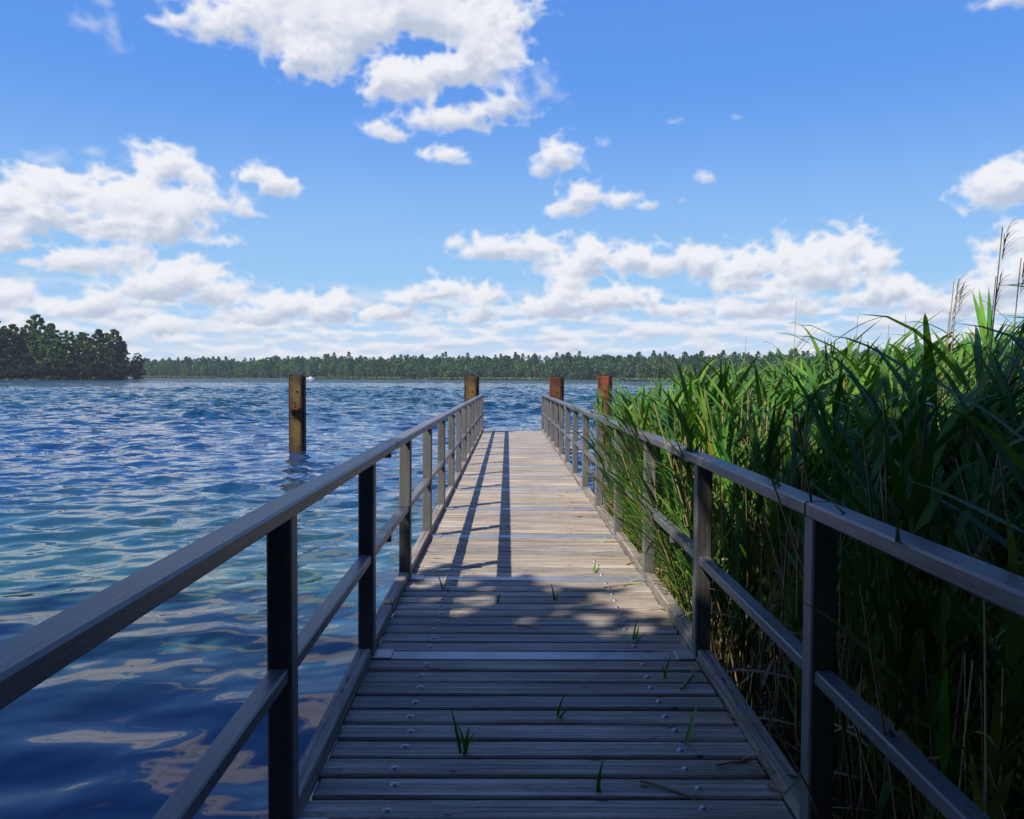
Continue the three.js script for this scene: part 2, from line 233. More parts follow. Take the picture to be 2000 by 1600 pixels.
function pile(label, x, d, top, turn, faceM, sideM, backM, bracket) {
  const t = thing('mooring_pile', label, 'mooring pile', 'piles standing in the lake around the end of the jetty', [x, -2, -d]), H = top + 2; t.rotation.y = turn;
  const add = (name, w, h, dp, m, x0, y0, z0, c = .008) => { const g = mesh(name, bar(w, h, dp, c), m, t); g.position.set(x0, y0, z0); return g; };
  add('timber_face', .27, H - .02, .12, faceM, -.02, (H - .02) / 2, .125, .01);
  add('timber_core', .27, H - .05, .20, faceM, -.02, (H - .05) / 2, -.04, .01);
  add('steel_flange', .035, H, .36, sideM, -.175, H / 2, .0, .004);
  add('steel_flange', .035, H - .01, .34, backM, .135, (H - .01) / 2, .0, .004);
  add('steel_web', .045, H - .015, .10, backM, .178, (H - .015) / 2, .09, .004); add('steel_web', .045, H - .02, .16, backM, .178, (H - .02) / 2, -.08, .004);
  add('cap', .33, .012, .33, darkRust, -.02, H + .006, 0, .003);
  for (const [px, py] of [[.02, H - .42], [-.06, H - 1.1]]) { const b = mesh('bolt', new THREE.SphereGeometry(.022, 10, 6), darkRust, t); b.position.set(px, py, .188); }
  if (bracket) {
    const by = H - .86, s = new THREE.Shape([new THREE.Vector2(0, 0), new THREE.Vector2(.17, 0), new THREE.Vector2(.17, -.03), new THREE.Vector2(.02, -.16), new THREE.Vector2(0, -.16)]);
    const g = mesh('mooring_bracket', new THREE.ExtrudeGeometry(s, { depth: .18, bevelEnabled: true, bevelSize: .004, bevelThickness: .004, bevelSegments: 1 }), rust, t); g.rotation.y = -Math.PI / 2; g.position.set(.07, by, .187);
    const pin = mesh('pin', new THREE.CylinderGeometry(.018, .018, .16, 10), darkRust, t); pin.position.set(-.02, by + .08, .28);
  }
  return t;
}
const atPx = (px, d) => CAMX + (px - 991) / F * d;
pile('mossy timber and steel pile with a bracket, standing alone in open water', atPx(581, 21.4), 21.4, 1.99, .10, mossWood, rust, darkRust, true);
pile('yellowish mossy pile beside the railing on the open water side of the jetty end', atPx(921, 22.2), 22.2, 2.0, .02, mossWood, darkRust, darkRust, false);
pile('brown timber pile rising just behind the reed side railing at the jetty end', atPx(1087, 22.2), 22.2, 1.98, -.08, brownWood, redRust, darkRust, false);
pile('orange rusty pile standing apart from the jetty beside the reeds', atPx(1181, 22.0), 22.0, 2.02, -.15, redRust, redRust, darkRust, false);

// ---------------------------------------------------------------- the lake
{
  const xs = [], zs = [], xp = []; let v = 0, s;
  for (; v < 5; v += .055) xs.push(v); for (s = .055; v < 3000; s *= s < .7 ? 1.0125 : 1.06) { xs.push(v); v += s; }
  for (v = .055; v < 2.2; v += .055) xp.push(v); for (s = .055; v < 3000; s *= s < .7 ? 1.03 : 1.07) { xp.push(v); v += s; }
  const X = [...xs.map((q) => -q).reverse(), ...xp];
  for (v = -1.6; v < 4.5; v += .05) zs.push(v); for (s = .05; v < 3200; s = v < 115 ? Math.min(.25, s * 1.0075) : v < 480 ? s * 1.012 : s * 1.05) { zs.push(v); v += s; }
  const R = rng(91), waves = [];
  for (let i = 0; i < 78; i++) { const long = i > 47, lam = i > 63 ? 3.2 + 9 * R() * R() : long ? 1.1 + 5 * R() * R() : .30 * Math.pow(6.5, R() * R() * .85 + R() * .15), an = rad(70 + (R() + R() + R() - 1.5) * 62), k = 2 * Math.PI / lam; waves.push({ kx: k * Math.cos(an), kz: k * Math.sin(an), ph: R() * 6.283, a: (i > 63 ? .015 : long ? .034 : .028 * Math.pow(lam, .55)) / k * (.5 + R()), lam, long, swell: i > 63 }); }
  const gust = createNoise2D(rng(92));
  const nx = X.length, nz_ = zs.length, pos = new Float32Array(nx * nz_ * 3), uv = new Float32Array(nx * nz_ * 2);
  for (let j = 0; j < nz_; j++) {
    const d = zs[j], dz = (zs[j + 1] ?? d + 40) - d;
    for (let i = 0; i < nx; i++) {
      const x = X[i], dx = Math.abs((X[i + 1] ?? x + 60) - x), o = (j * nx + i);
      const calm = lerp(.62, 1.3, smoothstep(d - x * .25, 4, 20)) * (1 + .28 * gust(x * .09, d * .09)), shortW = smoothstep(d - x * .2, 1.5, 12);
      const far = smoothstep(d, 14, 40), swell = smoothstep(d, 70, 150), g1 = .35 * gust(x * .5, d * .5), g2 = .35 * gust(x * .5 + 40, d * .5); let y = 0;
      if (dz < 5) for (const w of waves) { const f = clamp((Math.min(6.283 / Math.abs(w.kx) / dx, 6.283 / Math.abs(w.kz) / dz) - 3) / 2.5, 0, 1); if (f <= 0) continue; y += w.a * f * (w.swell ? swell : w.long ? far : w.lam < .8 ? lerp(.55, 1.2, shortW) : 1) * Math.sin(w.kx * x - w.kz * d + w.ph + (w.ph > 3 ? g1 : g2)); }
      y *= calm; pos[o * 3] = x; pos[o * 3 + 1] = y + 6 * y * Math.abs(y); pos[o * 3 + 2] = -d; uv[o * 2] = x; uv[o * 2 + 1] = d;
    }
  }
  const idx = new Uint32Array((nx - 1) * (nz_ - 1) * 6), g = new THREE.BufferGeometry(), bands = [-9, 7, 12, 20, 34, 60, 1e9]; let q = 0, band = 0, start = 0;
  for (let j = 0; j < nz_ - 1; j++) {
    if (zs[j] >= bands[band + 1]) { g.addGroup(start, q - start, band); start = q; band++; }
    for (let i = 0; i < nx - 1; i++) { const a = j * nx + i; idx[q++] = a; idx[q++] = a + 1; idx[q++] = a + nx; idx[q++] = a + 1; idx[q++] = a + nx + 1; idx[q++] = a + nx; }
  }
  g.addGroup(start, q - start, band);
  g.setAttribute('position', new THREE.BufferAttribute(pos, 3)); g.setAttribute('uv', new THREE.BufferAttribute(uv, 2)); g.setIndex(new THREE.BufferAttribute(idx, 1)); g.computeVertexNormals();
  // small ripples, 14 m to a tile
  const T = 14, rip = []; const R2 = rng(93);
  for (let i = 0; i < 70; i++) { const lam = .16 * Math.pow(14, R2() * R2()), an = rad(72 + (R2() + R2() + R2() - 1.5) * 75), a = Math.round(T / lam * Math.cos(an)), b = Math.round(T / lam * Math.sin(an)); if (a || b) rip.push([a, b, R2() * 6.283, .030 * Math.pow(T / Math.hypot(a, b), 1.7) * (.5 + R2())]); }
  const N = 1024, hgt = new Float32Array(N * N);
  for (let j = 0; j < N; j++) for (let i = 0; i < N; i++) { let y = 0; for (const [a, b, p, m] of rip) y += m * Math.sin(2 * Math.PI * (a * i - b * j) / N + p); hgt[j * N + i] = y; }
  const fd = new Uint8Array(N * N * 4), cell = T / N;
  for (let j = 0; j < N; j++) for (let i = 0; i < N; i++) { const k = j * N + i, gx = (hgt[j * N + (i + 1) % N] - hgt[j * N + (i + N - 1) % N]) / (2 * cell), gy = (hgt[((j + 1) % N) * N + i] - hgt[((j + N - 1) % N) * N + i]) / (2 * cell), l = Math.hypot(gx, gy, 1); fd[k * 4] = (-gx / l * .5 + .5) * 255; fd[k * 4 + 1] = (-gy / l * .5 + .5) * 255; fd[k * 4 + 2] = (1 / l * .5 + .5) * 255; fd[k * 4 + 3] = 255; }
   
  const ripple = new THREE.DataTexture(fd, N, N); ripple.wrapS = ripple.wrapT = THREE.RepeatWrapping; ripple.magFilter = THREE.LinearFilter; ripple.repeat.set(1 / T, 1 / T); ripple.needsUpdate = true;
  const n2 = createNoise2D(rng(95)), col = new Float32Array(nx * nz_ * 3), deep = [.006, .050, .085], blue = [.005, .040, .115], shoal = [.022, .082, .056];
  for (let k = 0; k < nx * nz_; k++) { const x = pos[k * 3], d = -pos[k * 3 + 2], m = .5 * n2(x * .16, d * .13) + .3 * n2(x * .5, d * .4) + .15 * n2(x * 1.3, d * 1.1), t = smoothstep(d + m * 5, 5, 8) * (1 - smoothstep(d + m * 7 - x * .1, 9, 19)) * .85, far = smoothstep(d, 20, 60); for (let c = 0; c < 3; c++) col[k * 3 + c] = lerp(lerp(blue[c], deep[c], far), shoal[c], t * (.55 + .45 * smoothstep(m, -.2, .4))); }
  g.setAttribute('color', new THREE.BufferAttribute(col, 3));
  const mats = [.05, .09, .16, .26, .38, .55].map((k) => new THREE.MeshPhysicalMaterial({ color: 0xffffff, vertexColors: true, roughness: .03 + .02 * k, ior: 1.333, specularIntensity: 1, normalMap: ripple, normalScale: new THREE.Vector2(k, k) }));
  setting('water', g, mats, 'structure');
}

// ---------------------------------------------------------------- shore, woods
const barkMap = texture(256, 256, (u, v) => { const t = nz2(u, v, 14, 4, 4), s = nz2(u, v, 5, 5, 3); return [.30 + .22 * t + .08 * s, .26 + .19 * t + .08 * s, .21 + .15 * t + .07 * s]; }, true);
const bark = new THREE.MeshStandardMaterial({ map: barkMap, roughness: .95 }), pineBark = new THREE.MeshStandardMaterial({ map: barkMap, color: new THREE.Color(1.2, .8, .6), roughness: .95 });
const leafMat = new THREE.MeshPhysicalMaterial({ color: 0xffffff, vertexColors: true, roughness: .75, transmission: .3, thickness: 0, side: THREE.DoubleSide, specularIntensity: .5 });
const farLeaf = new THREE.MeshPhysicalMaterial({ color: 0xffffff, vertexColors: true, roughness: .9, transmission: .35, thickness: 0, side: THREE.DoubleSide, specularIntensity: .3 });
function quads() {
  const P = [], N = [], C = [], a = new THREE.Vector3(), b = new THREE.Vector3(), n = new THREE.Vector3();
  return {
    add(c, out, sx, sy, col, R) {
      n.set(R() * 2 - 1, R() * 2 - 1, R() * 2 - 1).normalize(); a.set(R() * 2 - 1, R() * 2 - 1, R() * 2 - 1).cross(n).normalize(); b.crossVectors(n, a);
      const nn = n.clone(); if (nn.dot(out) < 0) nn.negate(); nn.addScaledVector(out, .6).normalize();
      const v = [[-1, 0], [0, -1], [1, 0], [0, 1]].map(([p, q]) => [c.x + a.x * p * sx + b.x * q * sy, c.y + a.y * p * sx + b.y * q * sy, c.z + a.z * p * sx + b.z * q * sy]);
      for (const k of [0, 1, 2, 0, 2, 3]) { P.push(...v[k]); N.push(nn.x, nn.y, nn.z); C.push(...col); }
    },
    build() { const g = new THREE.BufferGeometry(); g.setAttribute('position', new THREE.Float32BufferAttribute(P, 3)); g.setAttribute('normal', new THREE.Float32BufferAttribute(N, 3)); g.setAttribute('color', new THREE.Float32BufferAttribute(C, 3)); return g; },
  };
}
function limb(a, b, r0, r1, bend, R, sides = 7, segs = 4) {
  const mid = a.clone().lerp(b, .5).add(new THREE.Vector3((R() - .5) * bend, (R() - .2) * bend * .6, (R() - .5) * bend)), curve = new THREE.QuadraticBezierCurve3(a, mid, b), g = new THREE.TubeGeometry(curve, segs, 1, sides, false), p = g.attributes.position;
  for (let s = 0; s <= segs; s++) { const c = curve.getPointAt(s / segs), r = lerp(r0, r1, s / segs); for (let k = 0; k <= sides; k++) { const i = s * (sides + 1) + k; p.setXYZ(i, c.x + (p.getX(i) - c.x) * r, c.y + (p.getY(i) - c.y) * r, c.z + (p.getZ(i) - c.z) * r); } }
  g.computeVertexNormals(); return g;
}
// shapes: clumps of leaves spread through an uneven crown; the crown starts at `low` and ends at `h`
function treeShape({ h, low, r, clumps, leaves, leaf, trunk, seed, tone, pine = 0, vary = .35, clumpR = .3 }) {
  const R = rng(seed), q = quads(), limbs = [limb(new THREE.Vector3(0, -.6, 0), new THREE.Vector3((R() - .5) * r * .2, h * (pine ? .93 : .72), (R() - .5) * r * .2), trunk, trunk * .3, h * .03, R, 9, 6)], tint = new THREE.Color();
  for (let c = 0; c < clumps; c++) {
    const t = pine ? 1 - R() * R() * .95 : R(), y = lerp(low, h, t), prof = pine ? Math.pow(t < .35 ? .45 + .55 * t / .35 : Math.max(.04, (1 - t) / .65), .5) : Math.pow(Math.sin(Math.PI * Math.min(1, .12 + t * .86)), .6);
    const an = R() * 6.283, rr = r * prof * Math.sqrt(.12 + .88 * R()) * (.75 + .4 * R()), cr = r * clumpR * (.65 + .7 * R()) * (pine ? .8 : 1) * (1 - .45 * t * t), cc = new THREE.Vector3(Math.cos(an) * rr, y, Math.sin(an) * rr), k = 1 + (R() - .5) * 2 * vary, warm = (R() - .5) * .5;
    if (R() < .45) limbs.push(limb(new THREE.Vector3(0, Math.max(low * .6, y - rr * (pine ? .1 : .7)), 0), cc, trunk * .28, trunk * .06, rr * .25, R, 5, 3));
    for (let l = 0; l < leaves; l++) {
      const u = R() * 2 - 1, f = R() * 6.283, rho = Math.pow(R(), .5), s = Math.sqrt(1 - u * u), out = new THREE.Vector3(s * Math.cos(f), u, s * Math.sin(f)), p = cc.clone().add(new THREE.Vector3(out.x * cr * rho, out.y * cr * rho * (pine ? .4 : .72), out.z * cr * rho)), sz = leaf * (.6 + .8 * R()), v = k * (.85 + .3 * R());
      tint.setRGB(tone[0] * v * (1 + warm), tone[1] * v * (1 + warm * .35), tone[2] * v);
      q.add(p, out, sz * .5, sz * .36, [tint.r, tint.g, tint.b], R);
    }
  }
  return { crown: q.build(), trunk: mergeGeometries(limbs) };
}
const crownShapes = {};
function tree(name, shape, label, group, x, y, z, scale = 1, turn = 0, leafM = leafMat, barkM = bark, sy = 1) {
  const t = thing(name, label, 'tree', group, [x, y, z]); t.rotation.y = turn; t.scale.set(scale, scale * sy, scale);
  mesh('trunk', shape.trunk, barkM, t); mesh('crown', shape.crown, leafM, t); return t;
}
// near shore: bank behind the jetty's start, and the muddy shelf the reeds stand on
{
  const n = createNoise2D(rng(61)), g = new THREE.PlaneGeometry(150, 75, 150, 75).rotateX(-Math.PI / 2).translate(0, 0, 23), p = g.attributes.position;
  for (let i = 0; i < p.count; i++) {
    const x = p.getX(i), z = p.getZ(i), bank = smoothstep(z + .6 * n(x * .1, 3), .4, 9) * 1.5 + Math.max(0, z - 8) * .05, shelf = smoothstep(x, .2, 2.5) * smoothstep(z + .05 * x + n(x * .2, z * .2) * .8, -13.5, -9.5);
    p.setY(i, -1.2 + Math.max(1.22 * shelf, 1.1 * smoothstep(z, -2.5, 1.2)) + bank + .05 * n(x * .6, z * .6));
  }
  g.computeVertexNormals();
  const uv = g.attributes.uv; for (let i = 0; i < p.count; i++) uv.setXY(i, p.getX(i) / 3, p.getZ(i) / 3);
  setting('ground', g, new THREE.MeshStandardMaterial({ map: texture(512, 512, (u, v) => { const t = nz(u, v, 8, 8, 5), s = nz2(u, v, 60, 60, 2); return [.25 + .16 * t + .1 * s, .20 + .13 * t + .09 * s, .14 + .09 * t + .06 * s]; }, true), roughness: .95 }));
}
// trees on the bank whose crowns hang over the start of the jetty and shade it
{
  const oak = [0, 1].map((i) => treeShape({ h: 13, low: 4.6, r: 5.4, clumps: 78, leaves: 260, leaf: .30, trunk: .28, seed: 700 + i, tone: [.06, .13, .028], clumpR: .3 }));
  const g = 'leafy trees overhanging the start of the jetty from the bank';
  for (const [k, x, z, s, turn, sy = 1] of [[0, -5.2, 3.35, 1, .4, .76], [1, -7.6, 4.1, 1, 1.0, .85], [0, -3.2, 4.5, .95, 5.5, .8], [1, -11.6, 2.2, 1.05, 2.1, .78], [1, -1.9, 4.9, 1.02, 4.0, .78], [0, 4.4, 5.6, .98, 1.2], [1, 0.5, 7.2, 1.05, 1.9], [0, 9.5, 6.5, 1.05, 2.6], [1, -9, 9, 1.05, 5.2], [0, 2, 9.5, 1.1, 3.3]])
    tree('shade_tree', oak[k], 'broad leafy tree on the bank, its crown shading the start of the jetty', g, x, .2, z, s, turn, leafMat, bark, sy);
  const young = treeShape({ h: 8.2, low: 4.6, r: 4.1, clumps: 64, leaves: 200, leaf: .28, trunk: .15, seed: 705, tone: [.06, .13, .028], clumpR: .3 });
  for (const [x, z, turn] of [[2.3, 1.7, .5], [-4.1, 2.3, 2.4]]) tree('added_canopy_tree', young, 'unseen added tree, its low crown keeping sky light off the first planks', 'young trees over the first planks', x, .1, z, 1, turn);  // unseen low crowns, added to block sky light above the near deck
  const dense = treeShape({ h: 12, low: .6, r: 5.2, clumps: 60, leaves: 90, leaf: .55, trunk: .25, seed: 710, tone: [.045, .09, .025], clumpR: .34 });
  for (const [x, z, s] of [[-13, 7, .42], [-9.5, 6, .36], [-6, 7.5, .4], [-2.6, 8.5, .42], [2.4, 8.5, .45], [5.5, 6.5, .4], [8.5, 5.5, .45], [12, 5, .5], [0, 12, .5]]) tree('added_bush', dense, 'unseen dense bush added behind the jetty start to darken the post faces', 'bushes on the bank', x, .4, z, s, x, leafMat);  // unseen bushes added behind the camera so the post fronts go darker
  const R = rng(64); for (let i = 0; i < 11; i++) tree('bank_tree', dense, 'bushy tree of the wood that stands on the bank behind the jetty', 'wood on the bank', -34 + i * 6.8, .6, 13 + R() * 6, .9 + .4 * R(), R() * 6);
}
// far shore: distance of the shore for a photo column
const SHORE = [[-300, 900], [230, 820], [500, 740], [750, 680], [1000, 640], [1300, 600], [1500, 545], [1700, 470], [2000, 370], [2300, 290]];
function shoreAt(px) { let i = 0; while (i < SHORE.length - 2 && px > SHORE[i + 1][0]) i++; const [a, d0] = SHORE[i], [b, d1] = SHORE[i + 1], d = lerp(d0, d1, clamp((px - a) / (b - a), 0, 1)); return new THREE.Vector3(CAMX + (px - 991) / F * d, 0, -d); }
const hillY = (back, px) => .35 + smoothstep(back, 4, 190) * lerp(2.0, 4.5, smoothstep(px, 300, 1000)) + Math.min(2, back * .008);
{
  const pos = [], idx = [], cols = 90, rows = [-3, 0, 4, 20, 60, 120, 200, 330, 700];
  for (let i = 0; i <= cols; i++) { const px = lerp(-300, 2300, i / cols), s = shoreAt(px), out = s.clone().setX(s.x - CAMX).normalize(); for (const r of rows) pos.push(s.x + out.x * r, r < 0 ? -.4 : r === 0 ? .05 : hillY(r, px), s.z + out.z * r); }
  for (let i = 0; i < cols; i++) for (let j = 0; j < rows.length - 1; j++) { const a = i * rows.length + j, b = a + rows.length; idx.push(a, b, a + 1, b, b + 1, a + 1); }
  const g = new THREE.BufferGeometry(); g.setAttribute('position', new THREE.Float32BufferAttribute(pos, 3)); g.setIndex(idx); g.computeVertexNormals();
  setting('hills', g, new THREE.MeshStandardMaterial({ color: new THREE.Color(.05, .075, .03), roughness: 1, side: THREE.DoubleSide }));
}
{
  const R = rng(66), tones = [[.125, .285, .070], [.105, .245, .075], [.175, .325, .070], [.100, .235, .075]];
  const broad = [0, 1, 2, 3].map((i) => treeShape({ h: 18 + (i % 2) * 3, low: 1, r: 5.6, clumps: 66, leaves: 18, leaf: 1.15, trunk: .35, seed: 720 + i, tone: tones[i], clumpR: .36 }));
  const pines = [0, 1, 2].map((i) => treeShape({ h: 22 + i, low: 5, r: 4.2, clumps: 44, leaves: 15, leaf: 1.1, trunk: .3, seed: 730 + i, tone: [.105, .230, .085], pine: 1, clumpR: .42 }));
  const kinds = ['round dark green tree in the front row of the far shore wood', 'slim dark green tree at the water line of the far shore', 'paler green leafy tree on the far shore', 'deep green spreading tree on the far shore'];
  for (let i = 0; i < 118; i++) {
    const px = lerp(-40, 2060, (i + .15 + R() * .7) / 118), s = shoreAt(px), back = 3 + R() * 14, out = s.clone().setX(s.x - CAMX).normalize(), k = R() < .22 ? 2 : Math.floor(R() * 4), p = s.addScaledVector(out, back);
    tree('lakeside_tree', broad[k], kinds[k], 'front row of trees along the far shore', p.x, .3, p.z, .60 + .32 * R(), R() * 6, farLeaf, bark, .85 + .3 * R());
  }
  tree('lakeside_tree', treeShape({ h: 9, low: .2, r: 4.6, clumps: 24, leaves: 22, leaf: 1.5, trunk: .2, seed: 740, tone: [.13, .19, .04], clumpR: .36 }), 'small rounded yellow green tree at the edge of the far shore', undefined, shoreAt(881).x, .2, shoreAt(881).z + 3, 1, 0, farLeaf);
  // the wood behind them reads as one mass
  const wood = new THREE.Group(); wood.name = 'far_forest'; wood.userData = { kind: 'stuff', label: 'dense green forest covering the low hill across the lake', category: 'forest' }; scene.add(wood);
  const m4 = new THREE.Matrix4(), qn = new THREE.Quaternion(), ax = new THREE.Vector3(0, 1, 0), col = new THREE.Color();
  for (const [shapes, share, bm] of [[broad, 520, bark], [pines, 200, pineBark]]) for (const s of shapes) {
    const c = new THREE.InstancedMesh(s.crown, farLeaf, share), tr = new THREE.InstancedMesh(s.trunk, bm, share); c.name = 'crowns'; tr.name = 'trunks';
    for (let i = 0; i < share; i++) {
      const px = lerp(-60, 2150, R()), b = shoreAt(px), back = 12 + Math.pow(R(), 1.3) * 330, out = b.clone().setX(b.x - CAMX).normalize(), p = b.addScaledVector(out, back), sc = .6 + .28 * R();
      m4.compose(new THREE.Vector3(p.x, hillY(back, px) - .3, p.z), qn.setFromAxisAngle(ax, R() * 6.28), new THREE.Vector3(sc, sc * (.88 + .25 * R()), sc)); c.setMatrixAt(i, m4); tr.setMatrixAt(i, m4); const v = .75 + .5 * R(); c.setColorAt(i, col.setRGB(v * (.9 + .3 * R()), v, v * (.9 + .2 * R())));
    }
    c.castShadow = c.receiveShadow = tr.castShadow = true; wood.add(c, tr);
  }
  // pale reed belt along the far water line
  const tuft = quads(), Rt = rng(67); for (let i = 0; i < 14; i++) tuft.add(new THREE.Vector3((Rt() - .5) * 3, .7 + Rt() * .5, (Rt() - .5) * 1.6), new THREE.Vector3(0, .6, .8), .5, .8, [.26, .36, .09], Rt);
  const belt = new THREE.InstancedMesh(tuft.build(), farLeaf, 900); belt.name = 'far_reeds'; belt.userData = { kind: 'stuff', label: 'pale green reed belt along the water line of the far shore', category: 'reeds' };
  for (let i = 0; i < 900; i++) { let px; do px = lerp(200, 2050, R()); while (Math.sin(px * .021) + Math.sin(px * .0073 + 1) < -.25); const b = shoreAt(px), sc = .8 + .6 * R(); m4.compose(new THREE.Vector3(b.x, .05, b.z + 2 + R() * 3), qn.setFromAxisAngle(ax, R() * 6), new THREE.Vector3(1.6 * sc, sc, sc)); belt.setMatrixAt(i, m4); }
  scene.add(belt);
}
// the wooded spit on the near side
{
  const D = 376, R = rng(68), at = (px, dz = 0) => new THREE.Vector3(CAMX + (px - 1008) / F * D, .3, -D - dz);
  const shapes = [
    treeShape({ h: 24, low: .6, r: 7.2, clumps: 112, leaves: 40, leaf: 1.0, trunk: .5, seed: 751, tone: [.110, .225, .040], clumpR: .19, vary: .45 }),
    treeShape({ h: 24, low: .5, r: 6.4, clumps: 108, leaves: 40, leaf: 1.0, trunk: .45, seed: 752, tone: [.155, .255, .040], clumpR: .19, vary: .4 }),
    treeShape({ h: 26, low: 6, r: 5.4, clumps: 54, leaves: 64, leaf: .95, trunk: .45, seed: 753, tone: [.065, .135, .046], pine: 1, clumpR: .32 }),
    treeShape({ h: 9, low: .1, r: 5.2, clumps: 34, leaves: 70, leaf: .75, trunk: .2, seed: 754, tone: [.050, .100, .028], clumpR: .34 }),
  ];
  const names = ['tall broad green tree on the wooded spit', 'yellowish green leafy tree on the wooded spit', 'tall dark pine rising from the wooded spit', 'low bush at the water line of the wooded spit'], group = 'trees on the wooded spit';
  const rowsOf = [[-40, 26, 0], [-18, 29, 2], [4, 28, 0], [22, 25, 1], [38, 25, 0], [52, 30, 1], [66, 23, 0], [84, 26, 2], [97, 24, 0], [112, 21.5, 1], [128, 22, 0], [143, 22, 2], [156, 21.5, 0], [171, 21, 1], [186, 22, 0], [199, 21.5, 1], [212, 22.5, 2], [224, 23, 1], [234, 20, 2], [244, 17, 2], [253, 12.5, 0], [262, 9, 1], [30, 21, 1], [75, 18, 1], [120, 17, 0], [160, 16, 1], [205, 17, 0], [-30, 23, 1], [-5, 22, 0], [12, 20, 1], [48, 20, 0], [95, 17, 1], [140, 16, 1], [180, 15, 0], [222, 15, 1], [238, 12, 0], [250, 9, 1]];
  for (const [px, h, k] of rowsOf) { const p = at(px, R() * 22 - (h < 22 && h > 15 ? 4 : 0)), s = h / [24, 24, 26][k]; tree('spit_tree', shapes[k], names[k], group, p.x, .3, p.z, s, R() * 6, farLeaf, k === 2 ? pineBark : bark); }
  for (let i = 0; i < 26; i++) { const p = at(-40 + i * 12 + R() * 8, -9 - R() * 4 + (i > 24 ? 6 : 0)); tree('shore_bush', shapes[3], names[3], 'bushes along the water line of the spit', p.x, .1, p.z, .55 + .5 * R(), R() * 6, farLeaf); }
  const sh = new THREE.Shape(); [[-340, -330], [-240, -362], [-205, -364], [-181, -366], [-176, -374], [-181, -395], [-220, -430], [-340, -460]].forEach(([x, z], i) => (i ? sh.lineTo(x, -z) : sh.moveTo(x, -z)));
  const g = new THREE.ExtrudeGeometry(sh, { depth: .5, bevelEnabled: true, bevelSize: 1.2, bevelThickness: .25, bevelSegments: 2 }).rotateX(-Math.PI / 2).translate(0, -.45, 0);
  setting('spit', g, new THREE.MeshStandardMaterial({ color: new THREE.Color(.09, .08, .05), roughness: 1 }));
}
// small white boats moored off the far shore
{
  const white = new THREE.MeshStandardMaterial({ color: new THREE.Color(.8, .8, .8), roughness: .4 }), blue = new THREE.MeshStandardMaterial({ color: new THREE.Color(.05, .08, .16), roughness: .5 }), glass = new THREE.MeshStandardMaterial({ color: new THREE.Color(.03, .04, .05), roughness: .1 });
  function boat(label, px, front, L, turn) {
    const b = shoreAt(px), t = thing('motor_boat', label, 'boat', 'boats moored off the far shore', [b.x, 0, b.z + front]); t.rotation.y = turn;
    const s = new THREE.Shape(); s.moveTo(-L / 2, -L * .14); s.lineTo(L * .2, -L * .15); s.quadraticCurveTo(L * .45, -L * .08, L / 2, 0); s.quadraticCurveTo(L * .45, L * .08, L * .2, L * .15); s.lineTo(-L / 2, L * .14); s.closePath();
    mesh('hull', new THREE.ExtrudeGeometry(s, { depth: L * .12, bevelEnabled: true, bevelSize: L * .015, bevelThickness: L * .03, bevelSegments: 3 }).rotateX(-Math.PI / 2), white, t).position.y = .05;
    mesh('cabin', bar(L * .38, L * .17, L * .2, L * .03), white, t).position.set(L * .02, L * .21, 0);
    mesh('windscreen', bar(L * .02, L * .1, L * .18, L * .005), glass, t).position.set(L * .215, L * .24, 0);
    mesh('cover', bar(L * .24, L * .1, L * .22, L * .03), blue, t).position.set(-L * .33, L * .18, 0);
  }
  boat('tiny white motor boat lying near the tip of the wooded spit', 283, 35, 7, 1.2);
  boat('white motor boat lying by the far shore, close beside the lone mossy pile', 614, 14, 6.5, .1);
}

// ---------------------------------------------------------------- reeds
const reedLeaf = [[.090, .235, .022], [.145, .305, .028], [.060, .180, .028], [.24, .29, .045]].map((c) => new THREE.MeshPhysicalMaterial({ color: new THREE.Color(...c), roughness: .5, transmission: .42, thickness: 0, side: THREE.DoubleSide, specularIntensity: .35 }));
const reedStem = new THREE.MeshStandardMaterial({ color: new THREE.Color(.17, .20, .06), roughness: .6 }), dryStem = new THREE.MeshStandardMaterial({ color: new THREE.Color(.36, .25, .12), roughness: .8 }), plumeMat = new THREE.MeshStandardMaterial({ color: new THREE.Color(.08, .05, .05), roughness: .9, side: THREE.DoubleSide });
const dryLeaf = new THREE.MeshPhysicalMaterial({ color: new THREE.Color(.42, .31, .15), roughness: .8, transmission: .25, thickness: 0, side: THREE.DoubleSide });
// a blade that leaves the stem at angle a0 from upright towards +x and bends over; folded a little along its middle
function blade(len, width, a0, bend, twist, segs, fold = true) {
  const P = [], I = [], n = fold ? 3 : 2; let x = 0, y = 0;
  for (let s = 0; s <= segs; s++) {
    const t = s / segs, a = a0 + bend * t * t, w = width * .5 * Math.min(1, .35 + t * 4) * Math.pow(1 - t, .75) + .0006, tw = twist * t, c = Math.cos(tw), sn = Math.sin(tw), nx = -Math.cos(a), ny = Math.sin(a);
    const put = (o, lift) => P.push(x + nx * (o * sn + lift), y + ny * (o * sn + lift), o * c);
    if (fold) { put(-w, w * .3); put(0, 0); put(w, w * .3); } else { put(-w, 0); put(w, 0); }
    x += Math.sin(a) * len / segs; y += Math.cos(a) * len / segs;
  }
  for (let s = 0; s < segs; s++) for (let k = 0; k < n - 1; k++) { const a = s * n + k; I.push(a, a + n, a + 1, a + 1, a + n, a + n + 1); }
  const g = new THREE.BufferGeometry(); g.setAttribute('position', new THREE.Float32BufferAttribute(P, 3)); g.setIndex(I); g.computeVertexNormals(); return g;
}
const stemPoint = (t, h, lean) => new THREE.Vector3(lean * t * t, h * t, 0);
